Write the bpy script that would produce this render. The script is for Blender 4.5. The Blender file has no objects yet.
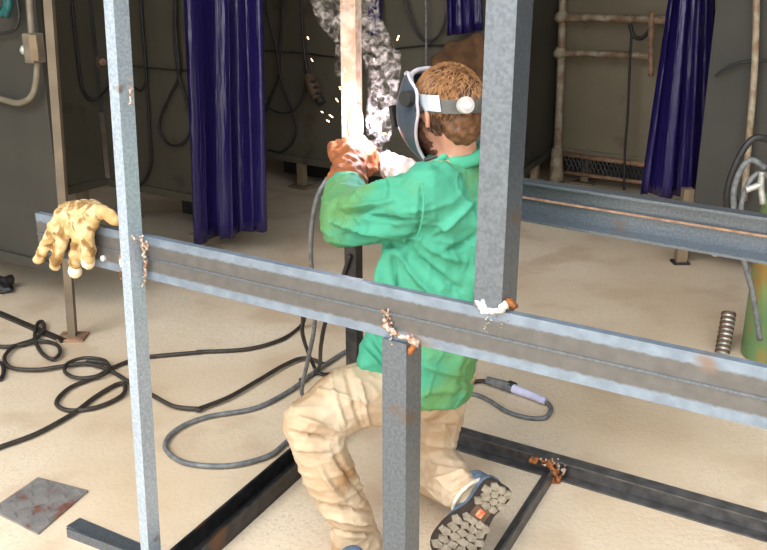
import bpy, bmesh, math, random
from mathutils import Vector as V, Matrix, noise
random.seed(7)
S = bpy.context.scene
C = S.collection
R = math.radians
# ---------------------------------------------------------------- camera
F, TH, H = 930.0, R(19.0), 1.6
ct, st = math.cos(TH), math.sin(TH)
def ray(u, v):
    b = 275.0 - v
    return V((u - 383.5, F*ct + b*st, b*ct - F*st))
def P(u, v, Y=None, z=None):
    r = ray(u, v)
    k = Y/r.y if Y is not None else (z - H)/r.z
    return V((0, 0, H)) + r*k
cd = bpy.data.cameras.new('camera'); cam = bpy.data.objects.new('camera', cd); C.objects.link(cam)
cam.location = (0, 0, H); cam.rotation_euler = (R(90) - TH, 0, 0)
cd.sensor_width = 36; cd.lens = 36*F/767; cd.clip_start = .05; cd.clip_end = 200
S.camera = cam
# ---------------------------------------------------------------- materials
def lin(c):
    return tuple(((x/255)/12.92 if x/255 <= .04045 else ((x/255+.055)/1.055)**2.4) for x in c) + (1,)
MATS = {}
def mat(name, c1, c2=None, rough=.6, metal=0, scale=20, bump=0, bscale=None, stretch=(1, 1, 1), c3=None, s3=3, t3=.6,
        band=None, spec=.5, contrast=.25, trans=0, emit=None, coat=0, pos=.5, speck=None):
    m = bpy.data.materials.new(name); m.use_nodes = True; n = m.node_tree.nodes; L = m.node_tree.links
    b = n['Principled BSDF']; b.inputs['Roughness'].default_value = rough; b.inputs['Metallic'].default_value = metal
    b.inputs['Specular IOR Level'].default_value = spec
    if coat: b.inputs['Coat Weight'].default_value = coat; b.inputs['Coat Roughness'].default_value = .15
    if trans: b.inputs['Transmission Weight'].default_value = trans
    tc = n.new('ShaderNodeTexCoord'); mp = n.new('ShaderNodeMapping'); mp.inputs['Scale'].default_value = stretch
    L.new(tc.outputs['Object'], mp.inputs['Vector'])
    def nz(s, d=5):
        t = n.new('ShaderNodeTexNoise'); t.inputs['Scale'].default_value = s; t.inputs['Detail'].default_value = d
        L.new(mp.outputs[0], t.inputs['Vector']); return t
    def mixc(fac, a, bb):
        x = n.new('ShaderNodeMix'); x.data_type = 'RGBA'
        L.new(fac, x.inputs[0])
        for k, q in ((6, a), (7, bb)):
            if isinstance(q, tuple): x.inputs[k].default_value = q
            else: L.new(q, x.inputs[k])
        return x.outputs[2]
    def ramp(src, lo, hi):
        r = n.new('ShaderNodeMapRange'); r.inputs[1].default_value = lo; r.inputs[2].default_value = hi
        L.new(src, r.inputs[0]); return r.outputs[0]
    col = lin(c1)
    if c2:
        t = nz(scale); col = mixc(ramp(t.outputs['Fac'], pos-contrast/2, pos+contrast/2), lin(c1), lin(c2))
    if band:   # (half width of the centre band, colour) along local Z
        sx = n.new('ShaderNodeSeparateXYZ'); L.new(tc.outputs['Object'], sx.inputs[0])
        ab = n.new('ShaderNodeMath'); ab.operation = 'ABSOLUTE'; L.new(sx.outputs[2], ab.inputs[0])
        t = nz(60); ad = n.new('ShaderNodeMath'); ad.operation = 'MULTIPLY_ADD'; ad.inputs[1].default_value = .012
        L.new(t.outputs['Fac'], ad.inputs[0]); L.new(ab.outputs[0], ad.inputs[2])
        col = mixc(ramp(ad.outputs[0], band[0]+.004, band[0]+.009), mixc(nz(35).outputs['Fac'], lin(band[1]), lin(band[2])), col)
    if c3:
        t = nz(s3, 6); col = mixc(ramp(t.outputs['Fac'], t3, t3+.1), col, lin(c3))
    if speck:
        t = nz(110, 4); col = mixc(ramp(t.outputs['Fac'], .52, .66), col, lin(speck))
    if isinstance(col, tuple): b.inputs['Base Color'].default_value = col
    else: L.new(col, b.inputs['Base Color'])
    if bump:
        t = nz(bscale or scale*2, 6); bp = n.new('ShaderNodeBump'); bp.inputs['Strength'].default_value = min(1, bump)
        bp.inputs['Distance'].default_value = .004*max(1, bump); L.new(t.outputs['Fac'], bp.inputs['Height']); L.new(bp.outputs[0], b.inputs['Normal'])
    if emit:
        b.inputs['Emission Color'].default_value = lin(emit[0]); b.inputs['Emission Strength'].default_value = emit[1]
    MATS[name] = m; return m
mat('concrete', (228, 207, 181), (208, 180, 146), rough=.55, scale=1.6, bump=.5, bscale=60, c3=(204, 176, 146), s3=3.2, t3=.54, contrast=.35, speck=(208, 185, 160))
mat('steel', (116, 122, 128), (102, 107, 112), rough=.35, metal=.6, scale=130, bump=.15, bscale=120, c3=(120, 104, 92), s3=9, t3=.66)
mat('steel_bright', (188, 199, 209), (164, 174, 184), rough=.4, metal=.4, scale=150, bump=.25, bscale=150, c3=(140, 118, 98), s3=14, t3=.68)
mat('beam_steel', (138, 150, 162), (122, 132, 144), rough=.38, metal=.45, scale=30, bump=.12, bscale=140, band=(.033, (88, 84, 80), (118, 114, 110)), c3=(132, 112, 98), s3=7, t3=.66)
mat('black_steel', (38, 38, 40), (64, 60, 58), rough=.45, metal=.4, scale=25, bump=.1, c3=(96, 64, 40), s3=6, t3=.62)
mat('dark_steel', (98, 94, 92), (74, 71, 70), rough=.45, metal=.3, scale=25, bump=.1, c3=(110, 78, 54), s3=6, t3=.64)
mat('post_arc_pale', (212, 184, 158), (176, 140, 112), rough=.7, scale=22, bump=.3, c3=(190, 130, 92), s3=8, t3=.6)  # rust tone made paler to carry the arc glow in its colour
mat('rusty_steel', (170, 132, 104), (130, 98, 76), rough=.7, metal=.1, scale=25, bump=.3, c3=(176, 130, 92), s3=8, t3=.58)
mat('weld', (196, 186, 172), (150, 92, 52), rough=.6, metal=.3, scale=90, bump=.6, bscale=160)
mat('weld_white', (232, 232, 228), (190, 180, 165), rough=.6, scale=70, bump=.6, bscale=160)
mat('rust', (168, 98, 44), (104, 60, 34), rough=.85, scale=60, bump=.5, bscale=160)
mat('panel', (98, 90, 74), (86, 79, 64), rough=.62, scale=2.5, bump=.05, c3=(76, 66, 52), s3=5, t3=.6, contrast=.4)
mat('panel_tan', (134, 121, 96), (120, 107, 84), rough=.62, scale=2.5, bump=.05, c3=(112, 94, 72), s3=4, t3=.6, contrast=.4)
mat('panel_dark', (68, 63, 54), (56, 53, 45), rough=.65, scale=3, bump=.05, contrast=.4)
mat('post_tan', (146, 124, 98), (128, 108, 84), rough=.6, scale=8, bump=.1, c3=(120, 88, 60), s3=12, t3=.66)
mat('tan_post', (122, 104, 82), (106, 90, 70), rough=.6, scale=8, bump=.1, c3=(90, 66, 46), s3=12, t3=.66)
mat('wall', (70, 66, 60), (60, 56, 50), rough=.8, scale=2)
mat('pipe_rust', (172, 158, 134), (134, 104, 76), rough=.6, scale=16, bump=.3, stretch=(1, 1, 1), c3=(96, 66, 44), s3=9, t3=.6)
mat('conduit', (136, 124, 104), (118, 108, 90), rough=.5, metal=.2, scale=20)
mat('rubber', (62, 54, 46), (48, 42, 38), rough=.55, scale=40, spec=.4)
mat('rubber_black', (34, 32, 32), (48, 44, 42), rough=.5, scale=40)
mat('hose_grey', (120, 120, 118), (92, 92, 92), rough=.55, scale=40)
mat('teal', (30, 96, 92), (22, 70, 70), rough=.5, scale=30)
mat('jacket', (82, 164, 132), (68, 146, 114), rough=.88, scale=9, bump=1.2, bscale=30, c3=(98, 144, 90), s3=3.2, t3=.5, contrast=.4, spec=.2)
mat('jacket_fold', (88, 176, 142), (76, 160, 124), rough=.9, scale=9, bump=.3, bscale=26, spec=.2)
mat('trousers', (210, 188, 160), (180, 148, 114), rough=.92, scale=7, bump=.8, bscale=32, c3=(164, 126, 88), s3=5, t3=.56, contrast=.45, spec=.15)
mat('hem', (226, 214, 196), (200, 184, 160), rough=.95, scale=50, bump=.5)
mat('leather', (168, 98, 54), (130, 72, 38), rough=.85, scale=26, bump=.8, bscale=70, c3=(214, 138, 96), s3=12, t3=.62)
mat('leather_arc_lit', (226, 206, 196), (204, 180, 170), rough=.85, scale=26, bump=.5, bscale=60)  # arc light on the right glove put into the leather colour
mat('work_glove', (212, 186, 138), (190, 150, 94), rough=.9, scale=30, bump=.9, bscale=70, c3=(140, 104, 56), s3=34, t3=.5)
mat('glove_thumb', (206, 166, 112), (184, 140, 86), rough=.9, scale=30, bump=.6, bscale=70)
mat('glove_tip', (238, 222, 196), (222, 200, 160), rough=.9, scale=30, bump=.6, bscale=70)
mat('skin', (214, 158, 132), (200, 140, 114), rough=.55, scale=20, bump=.1)
mat('hair', (120, 80, 48), (84, 54, 32), rough=.6, scale=60, bump=.5, bscale=150)
mat('hair_light', (168, 118, 72), (140, 94, 54), rough=.5, scale=60)
mat('hair_dark', (92, 60, 40), (66, 44, 30), rough=.6, scale=60)
mat('beard', (110, 66, 44), (86, 50, 34), rough=.8, scale=80, bump=.5)
mat('helmet', (62, 70, 80), (76, 84, 94), rough=.35, scale=8, bump=.08)
mat('helmet_rim', (214, 204, 208), (180, 168, 172), rough=.4, scale=20)
mat('band', (98, 94, 86), (80, 76, 70), rough=.6, scale=30)
mat('silver', (214, 220, 226), (190, 196, 202), rough=.3, metal=.5, scale=30)
mat('knob', (206, 198, 188), (180, 170, 160), rough=.4, scale=30)
mat('boot', (96, 112, 132), (76, 88, 104), rough=.75, scale=40, bump=.4)
mat('sole_dark', (58, 44, 34), (44, 34, 28), rough=.8, scale=50, bump=.3)
mat('lug', (158, 144, 124), (130, 116, 98), rough=.85, scale=60, bump=.4)
mat('emblem', (196, 74, 40), (226, 150, 110), rough=.6, scale=120)
mat('plate', (142, 134, 128), (122, 116, 112), rough=.55, metal=.2, scale=14, bump=.25, c3=(128, 84, 70), s3=16, t3=.56)
mat('cyl_green', (106, 140, 92), (132, 146, 88), rough=.55, scale=6, bump=.2, c3=(160, 124, 62), s3=5, t3=.5)
mat('white_plastic', (214, 210, 232), (196, 190, 216), rough=.4, scale=20)
mat('clamp', (206, 204, 196), (160, 156, 146), rough=.4, metal=.4, scale=30)
mat('blue_plastic', (84, 120, 156), (64, 96, 130), rough=.4, scale=20)
mat('brown_cloth', (104, 72, 44), (80, 54, 34), rough=.95, scale=12, bump=.6)
mat('dark_metal', (46, 44, 40), (34, 32, 30), rough=.6, scale=20)
mat('holder', (110, 84, 60), (84, 64, 48), rough=.7, scale=40, bump=.3)
mat('electrode', (200, 180, 150), rough=.6)
mat('arc', (255, 255, 255), emit=((225, 215, 255), 60))
mat('arc_glare', (255, 236, 200), (255, 214, 150), scale=20, rough=.6, emit=((255, 214, 170), 3.0))  # emission stands in for overexposed arc glare on the post
mat('spark', (255, 220, 170), emit=((255, 205, 150), 7))
# welding-curtain vinyl
m = bpy.data.materials.new('vinyl'); m.use_nodes = True; n = m.node_tree.nodes; L = m.node_tree.links
b = n['Principled BSDF']; b.inputs['Base Color'].default_value = lin((38, 28, 88)); b.inputs['Roughness'].default_value = .22
b.inputs['Coat Weight'].default_value = .6; b.inputs['Coat Roughness'].default_value = .12
tr = n.new('ShaderNodeBsdfTranslucent'); tr.inputs[0].default_value = lin((60, 40, 140)); mx = n.new('ShaderNodeMixShader'); mx.inputs[0].default_value = .25
tx = n.new('ShaderNodeTexNoise'); tx.inputs['Scale'].default_value = 14; bq = n.new('ShaderNodeBump'); bq.inputs['Strength'].default_value = .5; bq.inputs['Distance'].default_value = .02
L.new(tx.outputs[0], bq.inputs['Height']); L.new(bq.outputs[0], b.inputs['Normal']); L.new(bq.outputs[0], b.inputs['Coat Normal'])
L.new(b.outputs[0], mx.inputs[1]); L.new(tr.outputs[0], mx.inputs[2]); L.new(mx.outputs[0], n['Material Output'].inputs[0])
MATS['vinyl'] = m
# ---------------------------------------------------------------- object helpers
W = {}
def link(name, me, m, parent=None, M=None, smooth=False):
    """link a mesh whose coordinates are local to world matrix M (or world coords if M is None)"""
    if M is None:
        cs = [v.co for v in me.vertices]
        c = V((sum(min(a[i] for a in cs) if k == 0 else max(a[i] for a in cs) for k in (0, 1))/2 for i in range(3)))
        c.z = min(a.z for a in cs)
        me.transform(Matrix.Translation(-c)); M = Matrix.Translation(c)
    o = bpy.data.objects.new(name, me); C.objects.link(o)
    if m is not None:
        for q in (m if isinstance(m, (list, tuple)) else [m]): me.materials.append(MATS[q])
    if smooth:
        for p in me.polygons: p.use_smooth = True
    if parent is not None:
        o.parent = parent; o.matrix_local = W[parent.name].inverted() @ M
    else: o.matrix_local = M
    W[o.name] = M.copy()
    return o
def empty(name, loc, label=None, cat=None, group=None):
    o = bpy.data.objects.new(name, None); C.objects.link(o); o.location = loc; o.empty_display_size = .1
    W[o.name] = Matrix.Translation(V(loc)); tag(o, label, cat, group); return o
def tag(o, label=None, cat=None, group=None, kind=None):
    if label: o['label'] = label
    if cat: o['category'] = cat
    if group: o['group'] = group
    if kind: o['kind'] = kind
    return o
def tomesh(bm, name='m'):
    bmesh.ops.recalc_face_normals(bm, faces=bm.faces)
    me = bpy.data.meshes.new(name); bm.to_mesh(me); bm.free(); return me
def boxbm(bm, c, s, rot=None, bev=0):
    r = bmesh.ops.create_cube(bm, size=1); vs = r['verts']
    for v in vs: v.co = V((v.co.x*s[0], v.co.y*s[1], v.co.z*s[2]))
    if bev:
        es = list({e for v in vs for e in v.link_edges})
        r2 = bmesh.ops.bevel(bm, geom=es, offset=bev, segments=2, affect='EDGES', profile=.5)
        vs = list({v for f in r2['faces'] for v in f.verts} | {v for v in vs if v.is_valid})
    for v in vs: v.co = (rot @ v.co if rot else v.co) + V(c)
def tube(pts, r, seg=10, closed=False, sub=8, taper=None):
    """smooth tube along points"""
    pts = [V(p) for p in pts]
    Q = []
    if len(pts) == 2: Q = pts
    else:
        for i in range(len(pts)-1):
            p0 = pts[max(i-1, 0)]; p1 = pts[i]; p2 = pts[i+1]; p3 = pts[min(i+2, len(pts)-1)]
            for k in range(sub):
                t = k/sub
                Q.append(.5*((2*p1) + (p2-p0)*t + (2*p0-5*p1+4*p2-p3)*t*t + (3*p1-p0-3*p2+p3)*t**3))
        Q.append(pts[-1])
    bm = bmesh.new(); prev = None; nrm = None
    for i, q in enumerate(Q):
        d = (Q[min(i+1, len(Q)-1)] - Q[max(i-1, 0)]).normalized()
        if nrm is None: nrm = d.orthogonal().normalized()
        nrm = (nrm - d*nrm.dot(d)).normalized(); bn = d.cross(nrm)
        rr = r if taper is None else r*(taper(i/(len(Q)-1)))
        ring = [bm.verts.new(q + (nrm*math.cos(a)+bn*math.sin(a))*rr) for a in [2*math.pi*k/seg for k in range(seg)]]
        if prev:
            for k in range(seg): bm.faces.new((prev[k], prev[(k+1) % seg], ring[(k+1) % seg], ring[k]))
        else: bm.faces.new(ring[::-1])
        prev = ring
    bm.faces.new(prev); return tomesh(bm)
def frame(p0, p1, up=V((0, 0, 1)), toward=None):
    """matrix with X along p0->p1, Z ~ up, Y = Z x X; origin p0.  toward: flip so +Y faces that point"""
    x = (p1-p0).normalized(); z = (up - x*up.dot(x)).normalized(); y = z.cross(x)
    if toward is not None and (toward-p0).dot(y) < 0: return frame(p1, p0, up)
    M = Matrix((x, y, z)).transposed().to_4x4(); M.translation = p0; return M
def bar(name, prof, p0, p1, m, parent=None, up=V((0, 0, 1)), toward=None, bev=.0015, n=1):
    """extrude the 2D profile (list of (y,z)) from p0 to p1"""
    M = frame(p0, p1, up, toward); Ln = (p1-p0).length
    bm = bmesh.new()
    rings = [[bm.verts.new((Ln*k/n, y, z)) for y, z in prof] for k in range(n+1)]
    q = len(prof)
    for k in range(n):
        for i in range(q): bm.faces.new((rings[k][i], rings[k][(i+1) % q], rings[k+1][(i+1) % q], rings[k+1][i]))
    bm.faces.new(rings[0]); bm.faces.new(rings[-1][::-1])
    if bev:
        es = [e for e in bm.edges if len(e.link_faces) == 2 and e.calc_face_angle(0) > .6]
        bmesh.ops.bevel(bm, geom=es, offset=bev, segments=1, affect='EDGES')
    return link(name, tomesh(bm), m, parent, M)
def chan(h, d, t=.007, web=1):
    """channel profile; web on +Y side if web=1 (flanges to -Y), open toward +Y if web=-1"""
    s = web
    pr = [(0, -h/2), (0, h/2), (-d*s, h/2), (-d*s, h/2-t), (-t*s, h/2-t), (-t*s, -h/2+t), (-d*s, -h/2+t), (-d*s, -h/2)]
    return pr
def ribbed(h, d, t=.007):   # channel with web to +Y, a thin rolled ridge along the middle
    return [(0, -h/2), (0, -.0025), (.0022, -.0012), (.0022, .0012), (0, .0025), (0, h/2), (-d, h/2), (-d, h/2-t), (-t, h/2-t), (-t, -h/2+t), (-d, -h/2+t), (-d, -h/2)]
def sq(a, b=None):
    b = b or a; return [(-a/2, -b/2), (a/2, -b/2), (a/2, b/2), (-a/2, b/2)]
def box(name, c, s, m, parent=None, M=None, bev=.002):
    bm = bmesh.new(); boxbm(bm, (0, 0, 0), s, bev=bev)
    M = (M or Matrix()).copy(); M.translation = V(c)
    return link(name, tomesh(bm), m, parent, M)
def ico(bm, p, r, rz=0, lev=2, q=None):
    rr = (r, r, r) if not isinstance(r, (tuple, list)) else r
    A = (q.to_3x3() if q is not None else Matrix.Rotation(rz, 3, 'Z'))
    o = bmesh.ops.create_icosphere(bm, subdivisions=lev, radius=1)['verts']
    for v in o: v.co = A @ V((v.co.x*rr[0], v.co.y*rr[1], v.co.z*rr[2])) + V(p)
    return o
def hullmesh(groups, q=None):
    """each group = list of (p, r) balls; the convex hull of each group, joined"""
    big = bmesh.new()
    for g in groups:
        bm = bmesh.new()
        for it in g: ico(bm, it[0], it[1], it[2] if len(it) > 2 else 0, q=q)
        if len(g) > 1:
            r = bmesh.ops.convex_hull(bm, input=bm.verts)
            bmesh.ops.delete(bm, geom=[x for x in set(r['geom_interior']+r['geom_unused']) if isinstance(x, bmesh.types.BMVert)], context='VERTS')
        me = bpy.data.meshes.new('t'); bm.to_mesh(me); bm.free(); big.from_mesh(me); bpy.data.meshes.remove(me)
    me = bpy.data.meshes.new('h'); big.to_mesh(me); big.free(); return me
def blob(name, groups, m, parent=None, voxel=.008, smooth=4, folds=(), nz=(0, 1), q=None, post=None, wr=None):
    me = hullmesh(groups, q)
    o = bpy.data.objects.new('tmp', me); C.objects.link(o)
    a = o.modifiers.new('r', 'REMESH'); a.mode = 'VOXEL'; a.voxel_size = voxel
    if smooth: a = o.modifiers.new('s', 'SMOOTH'); a.iterations = smooth; a.factor = .5
    dg = bpy.context.evaluated_depsgraph_get(); e = o.evaluated_get(dg)
    me2 = bpy.data.meshes.new_from_object(e, depsgraph=dg)
    bpy.data.objects.remove(o); bpy.data.meshes.remove(me)
    if folds or nz[0]:
        def px(c):
            y = c.y*ct-(c.z-H)*st; zc = c.y*st+(c.z-H)*ct
            return 383.5+F*c.x/y, 275-F*zc/y
        o_ = V((0, 0, H)); ns = [v.normal.copy() for v in me2.vertices]
        for v, nn in zip(me2.vertices, ns):
            d = 0; vw = (o_-v.co).normalized().dot(nn)
            if vw > .05 and folds:
                a_, b_ = px(v.co)
                for (u0, v0, u1, v1, am, w) in folds:
                    du, dv = u1-u0, v1-v0; t = max(0, min(1, ((a_-u0)*du+(b_-v0)*dv)/(du*du+dv*dv)))
                    bow = 4*t*(1-t)*w*.6; L_ = math.hypot(du, dv)
                    qd = math.hypot(a_-u0-du*t+dv/L_*bow, b_-v0-dv*t-du/L_*bow)
                    if qd < 3*w: d += am*math.exp(-(qd/w)**2)*(1-.6*abs(2*t-1)**2)*min(1, vw*2.5)
            if wr:
                for am_, sx_, sy_, sz_ in wr:
                    k_ = noise.noise(V((v.co.x*sx_, v.co.y*sy_, v.co.z*sz_))+V((am_*900, 3, 1))); d += am_*(max(0, 1-abs(k_)*5.5)**1.5-.3)
            if nz[0]: d += nz[0]*noise.noise(v.co*nz[1])
            v.co += nn*d
    if post: post(me2)
    return link(name, me2, m, parent, None, smooth=True)
def ground(u, v, z=0.0): return P(u, v, z=z)
def zat(u, v, Y): return P(u, v, Y=Y).z

# ================================================================= SETTING
def slab(name, c, s, m): return tag(box(name, c, s, m, bev=0), kind='structure')
slab('floor', (0, 1, -.05), (26, 26, .1), 'concrete')
slab('wall_back', (-1.5, 10.1, 2.2), (10.2, .2, 4.4), 'wall')
slab('wall_left', (-6.5, 4.6, 2.2), (.2, 10.8, 4.4), 'wall')
slab('wall_right', (3.6, 2.6, 2.2), (.2, 14.8, 4.4), 'wall')  # unseen front part extended past the camera to darken right-facing steel
slab('ceiling', (-1.5, 5.7, 4.5), (10.4, 9.0, .2), 'wall')

# ---- booth panels: each a thing standing on feet
def lineplane(A, B):
    d = (B-A); d.z = 0; n = V((d.y, -d.x, 0)).normalized()
    if (V((0, 0, 0))-A).dot(n) < 0: n = -n
    return A, n
def onplane(u, v, pl, off=.0):
    A, n = pl; r = ray(u, v); o = V((0, 0, H)); k = ((A + n*off) - o).dot(n)/r.dot(n); return o + r*k
def panel(name, a, b, zb, top, m, label, feet=(), ribs=(), lab2='booth panel', group=None, gap_shade=None):
    A = P(a[0], a[1], z=zb); B = P(b[0], b[1], z=zb)
    t = empty(name, (A.x, A.y, 0), label, lab2, group)
    M = frame(A, B, toward=V((0, 0, zb))); L_ = (B-A).length
    bm = bmesh.new(); boxbm(bm, (L_/2, -.02, (top-zb)/2), (L_, .03, top-zb), bev=.003)
    link('sheet', tomesh(bm), m, t, M)
    bm = bmesh.new(); boxbm(bm, (L_/2, -.012, .025), (L_, .055, .05), bev=.004)
    link('bottom_rail', tomesh(bm), m, t, M)
    if gap_shade:
        bm = bmesh.new(); boxbm(bm, (L_/2, -gap_shade, -zb/2-.0), (L_-2.2*gap_shade, .01, zb-.01)); boxbm(bm, (L_/2, -gap_shade/2-.02, .004), (L_-2.2*gap_shade, gap_shade-.03, .008))
        link('gap_shade_plate', tomesh(bm), 'dark_metal', t, M)  # dark plates added behind the panel to shade the gap beneath it
    for f in ribs:
        bm = bmesh.new(); boxbm(bm, (L_*f, .004, (top-zb)/2), (.045, .03, top-zb), bev=.004)
        link('stile', tomesh(bm), m, t, M)
    for f in feet:
        bm = bmesh.new(); boxbm(bm, (L_*f, -.012, -zb/2+.01), (.06, .05, zb-.02), bev=.004); boxbm(bm, (L_*f, -.012, -zb+.008), (.16, .13, .016), bev=.003)
        link('foot', tomesh(bm), 'post_tan', t, M)
    return lineplane(A, B)
pl_a = panel('booth_panel', (-90, 237), (66, 275), .22, 3.0, 'panel_dark', 'grey steel booth panel carrying the conduit and switch box at far left', feet=(), ribs=())
pl_b = panel('booth_panel', (58, 197), (107, 185), .2, 3.0, 'panel', 'narrow grey booth side panel just right of the tan partition post', feet=(.5,), ribs=(.97,), gap_shade=.2)
pl_c = panel('booth_panel', (110, 186), (262, 215), .2, 3.0, 'panel', 'grey booth back panel behind the left upright, left of the blue curtain', feet=(.36, .9), ribs=(.03,), gap_shade=.3)
pl_d = panel('booth_panel', (225, 151), (520, 199), .18, 3.0, 'panel', 'grey-brown booth back panel behind the welder with cables hung across it', feet=(.25, .7), ribs=(.48,), gap_shade=.3)
pl_e = panel('booth_panel', (519, 178), (553, 153), .2, 3.0, 'panel_dark', 'dark narrow booth side panel right of the big upright', feet=(.5,))
pl_f = panel('booth_panel', (553, 153), (735, 176), .2, 3.0, 'panel_tan', 'tan booth back panel behind the rusty pipe rack', feet=(.1, .8), ribs=(), gap_shade=.3)
pl_g = panel('booth_panel', (690, 233), (860, 262), .2, 3.0, 'panel_dark', 'dark booth panel behind the gas cylinder, right of the blue curtain', ribs=(.3,))

# tan partition post on a foot plate, left
t = empty('partition_post', ground(72, 340), 'tan square partition post on a rusty foot plate behind the draped glove', 'post')
g = ground(73, 338); tp = P(44.5, -60, Y=g.y)
bar('upright', sq(.034), g+V((0, 0, .01)), tp, 'tan_post', t, up=V((0, 1, 0)))
box('foot_plate', g+V((0, 0, .006)), (.12, .1, .012), 'rusty_steel', t)
bar('floor_rail', sq(.03, .012), ground(-60, 288, .006), ground(64, 341, .006), 'rubber', t)
# tan leg, right
g = ground(680, 263); t = empty('partition_post', g, 'pale partition post standing on the floor under the blue curtain at right', 'post')
bar('upright', sq(.055), g+V((0, 0, .01)), V((g.x, g.y, .42)), 'post_tan', t, up=V((0, 1, 0)))
box('foot_plate', g+V((0, 0, .006)), (.09, .08, .012), 'dark_metal', t)

# ---- blue vinyl curtains
def curtain(name, tl, tr_, bl, br, Y, label, folds, depth, ztop=2.9, seed=0, lift=0):
    # corners by pixel at the given distance
    TL, TR, BL, BR = [P(p[0], p[1], Y=Y) for p in (tl, tr_, bl, br)]
    k = (ztop-BL.z)/(TL.z-BL.z); TL = BL+(TL-BL)*k; k = (ztop-BR.z)/(TR.z-BR.z); TR = BR+(TR-BR)*k
    rnd = random.Random(seed); ph = [rnd.uniform(0, 6.28) for _ in range(6)]
    bm = bmesh.new(); nu, nv = 140, 30; th = .003
    for side in (0, 1):
        rows = []
        for j in range(nv+1):
            w = j/nv; row = []
            for i in range(nu+1):
                s = i/nu; p = (TL+(TR-TL)*s)*(1-w) + (BL+(BR-BL)*s)*w
                ss = s + .03*math.sin(3*w+ph[0]+7*s)
                d = depth*(math.sin(2*math.pi*folds*ss+ph[1]) + .45*math.sin(2*math.pi*folds*2.3*ss+ph[2]+1.2*w) + .25*math.sin(2*math.pi*folds*.5*ss+ph[3]+2*w))
                row.append(bm.verts.new(p + V((.012*math.sin(2*math.pi*folds*ss*2+ph[4]), d+side*th, lift*s if j == nv else 0))))
            rows.append(row)
        for j in range(nv):
            for i in range(nu):
                f = (rows[j][i], rows[j][i+1], rows[j+1][i+1], rows[j+1][i])
                bm.faces.new(f if side == 0 else f[::-1])
        if side == 0: r0 = rows
    for i in range(nu): bm.faces.new((r0[nv][i+1], r0[nv][i], rows[nv][i], rows[nv][i+1]))
    for j in range(nv):
        bm.faces.new((r0[j][0], r0[j+1][0], rows[j+1][0], rows[j][0])); bm.faces.new((r0[j+1][nu], r0[j][nu], rows[j][nu], rows[j+1][nu]))
    t = empty(name, (BL+BR)/2, label, 'curtain')
    link('vinyl_sheet', tomesh(bm), 'vinyl', t, None, smooth=True)
    top = [TL+V((-.1, 0, .02)), TR+V((.1, 0, .02))]
    link('curtain_rod', tube(top, .012), 'dark_metal', t, None, smooth=True)
    for i in range(8):
        c = TL+(TR-TL)*((i+.5)/8)+V((0, 0, .0))
        link('ring', tube([c+V((0, .03*math.cos(a), .03*math.sin(a))) for a in [6.2832*k/10 for k in range(11)]], .0025, seg=6, sub=2), 'clamp', t, None, smooth=True)
curtain('welding_curtain', (186, 0), (262, 0), (194, 244), (266, 229), 5.0, 'blue vinyl welding curtain hanging left of the welder between two booths', 2.4, .045, seed=3)
curtain('welding_curtain', (667, 0), (713, 0), (641, 194), (712, 200), 5.05, 'blue vinyl welding curtain flaring to the bottom right, beside the pipe rack', 3.2, .045, seed=5)
curtain('welding_curtain', (446, -40), (482, -40), (448, 36), (484, 30), 5.7, 'short dark blue vinyl curtain hanging high above the welder\'s head', 3, .03, seed=8)
curtain('welding_curtain', (369, -40), (382, -40), (369, 36), (382, 34), 6.1, 'narrow strip of dark vinyl curtain above the smoke', 2, .02, seed=9)

# ---- hung cables and fittings on the booth panels
def cable(name, pts, r, m, label, cat='cable', group=None, seg=8):
    return tag(link(name, tube(pts, r, seg=seg), m, None, None, smooth=True), label, cat, group)
def oncable(pl, pix, off=.03): return [onplane(u, v, pl, off) for u, v in pix]
# left: conduit with switch box
t = empty('switch_box', onplane(34, 48, pl_a, .0), 'tan electrical switch box with conduit on the far left booth panel', 'switch box')
c = onplane(34, 48, pl_a, .05); Mx = frame(V((pl_a[0].x, pl_a[0].y, 0)), V((pl_a[0].x, pl_a[0].y, 0))+V((-pl_a[1].y, pl_a[1].x, 0)), toward=V((0, 0, 0)))
s = 1/ (F/ (c.y*ct + (H-c.z)*st))
box('housing', c, (13*s, .07, 29*s), 'conduit', t, Mx, bev=.006)
box('cover', onplane(34, 48, pl_a, .09), (11*s, .008, 25*s), 'post_tan', t, Mx, bev=.002)
bm = bmesh.new(); ico(bm, onplane(25, 50, pl_a, .06), .022); link('switch_lever', tomesh(bm), 'clamp', t, None, smooth=True)
link('conduit_pipe', tube(oncable(pl_a, [(27, -60), (29, -20), (30, 10), (32, 34)], .04), .015), 'conduit', t, None, smooth=True)
link('conduit_pipe', tube(oncable(pl_a, [(37, 62), (36, 82), (31, 97), (18, 103), (0, 99), (-40, 92)], .04), .014), 'conduit', t, None, smooth=True)
cable('hung_hose', oncable(pl_a, [(2, -30), (4, -6), (7, 4), (3, 14), (-3, 8), (-6, -4), (2, -8), (9, 2), (6, 16)], .06), .016, 'teal', 'teal hose hung in a tight loop at the top left corner', 'hose')
cable('hung_cable', oncable(pl_a, [(12, -20), (18, 5), (19, 20), (12, 31), (-10, 34), (-40, 30)], .03), .007, 'rubber_black', 'thin dark cable looping left beside the switch box', 'cable')
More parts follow.
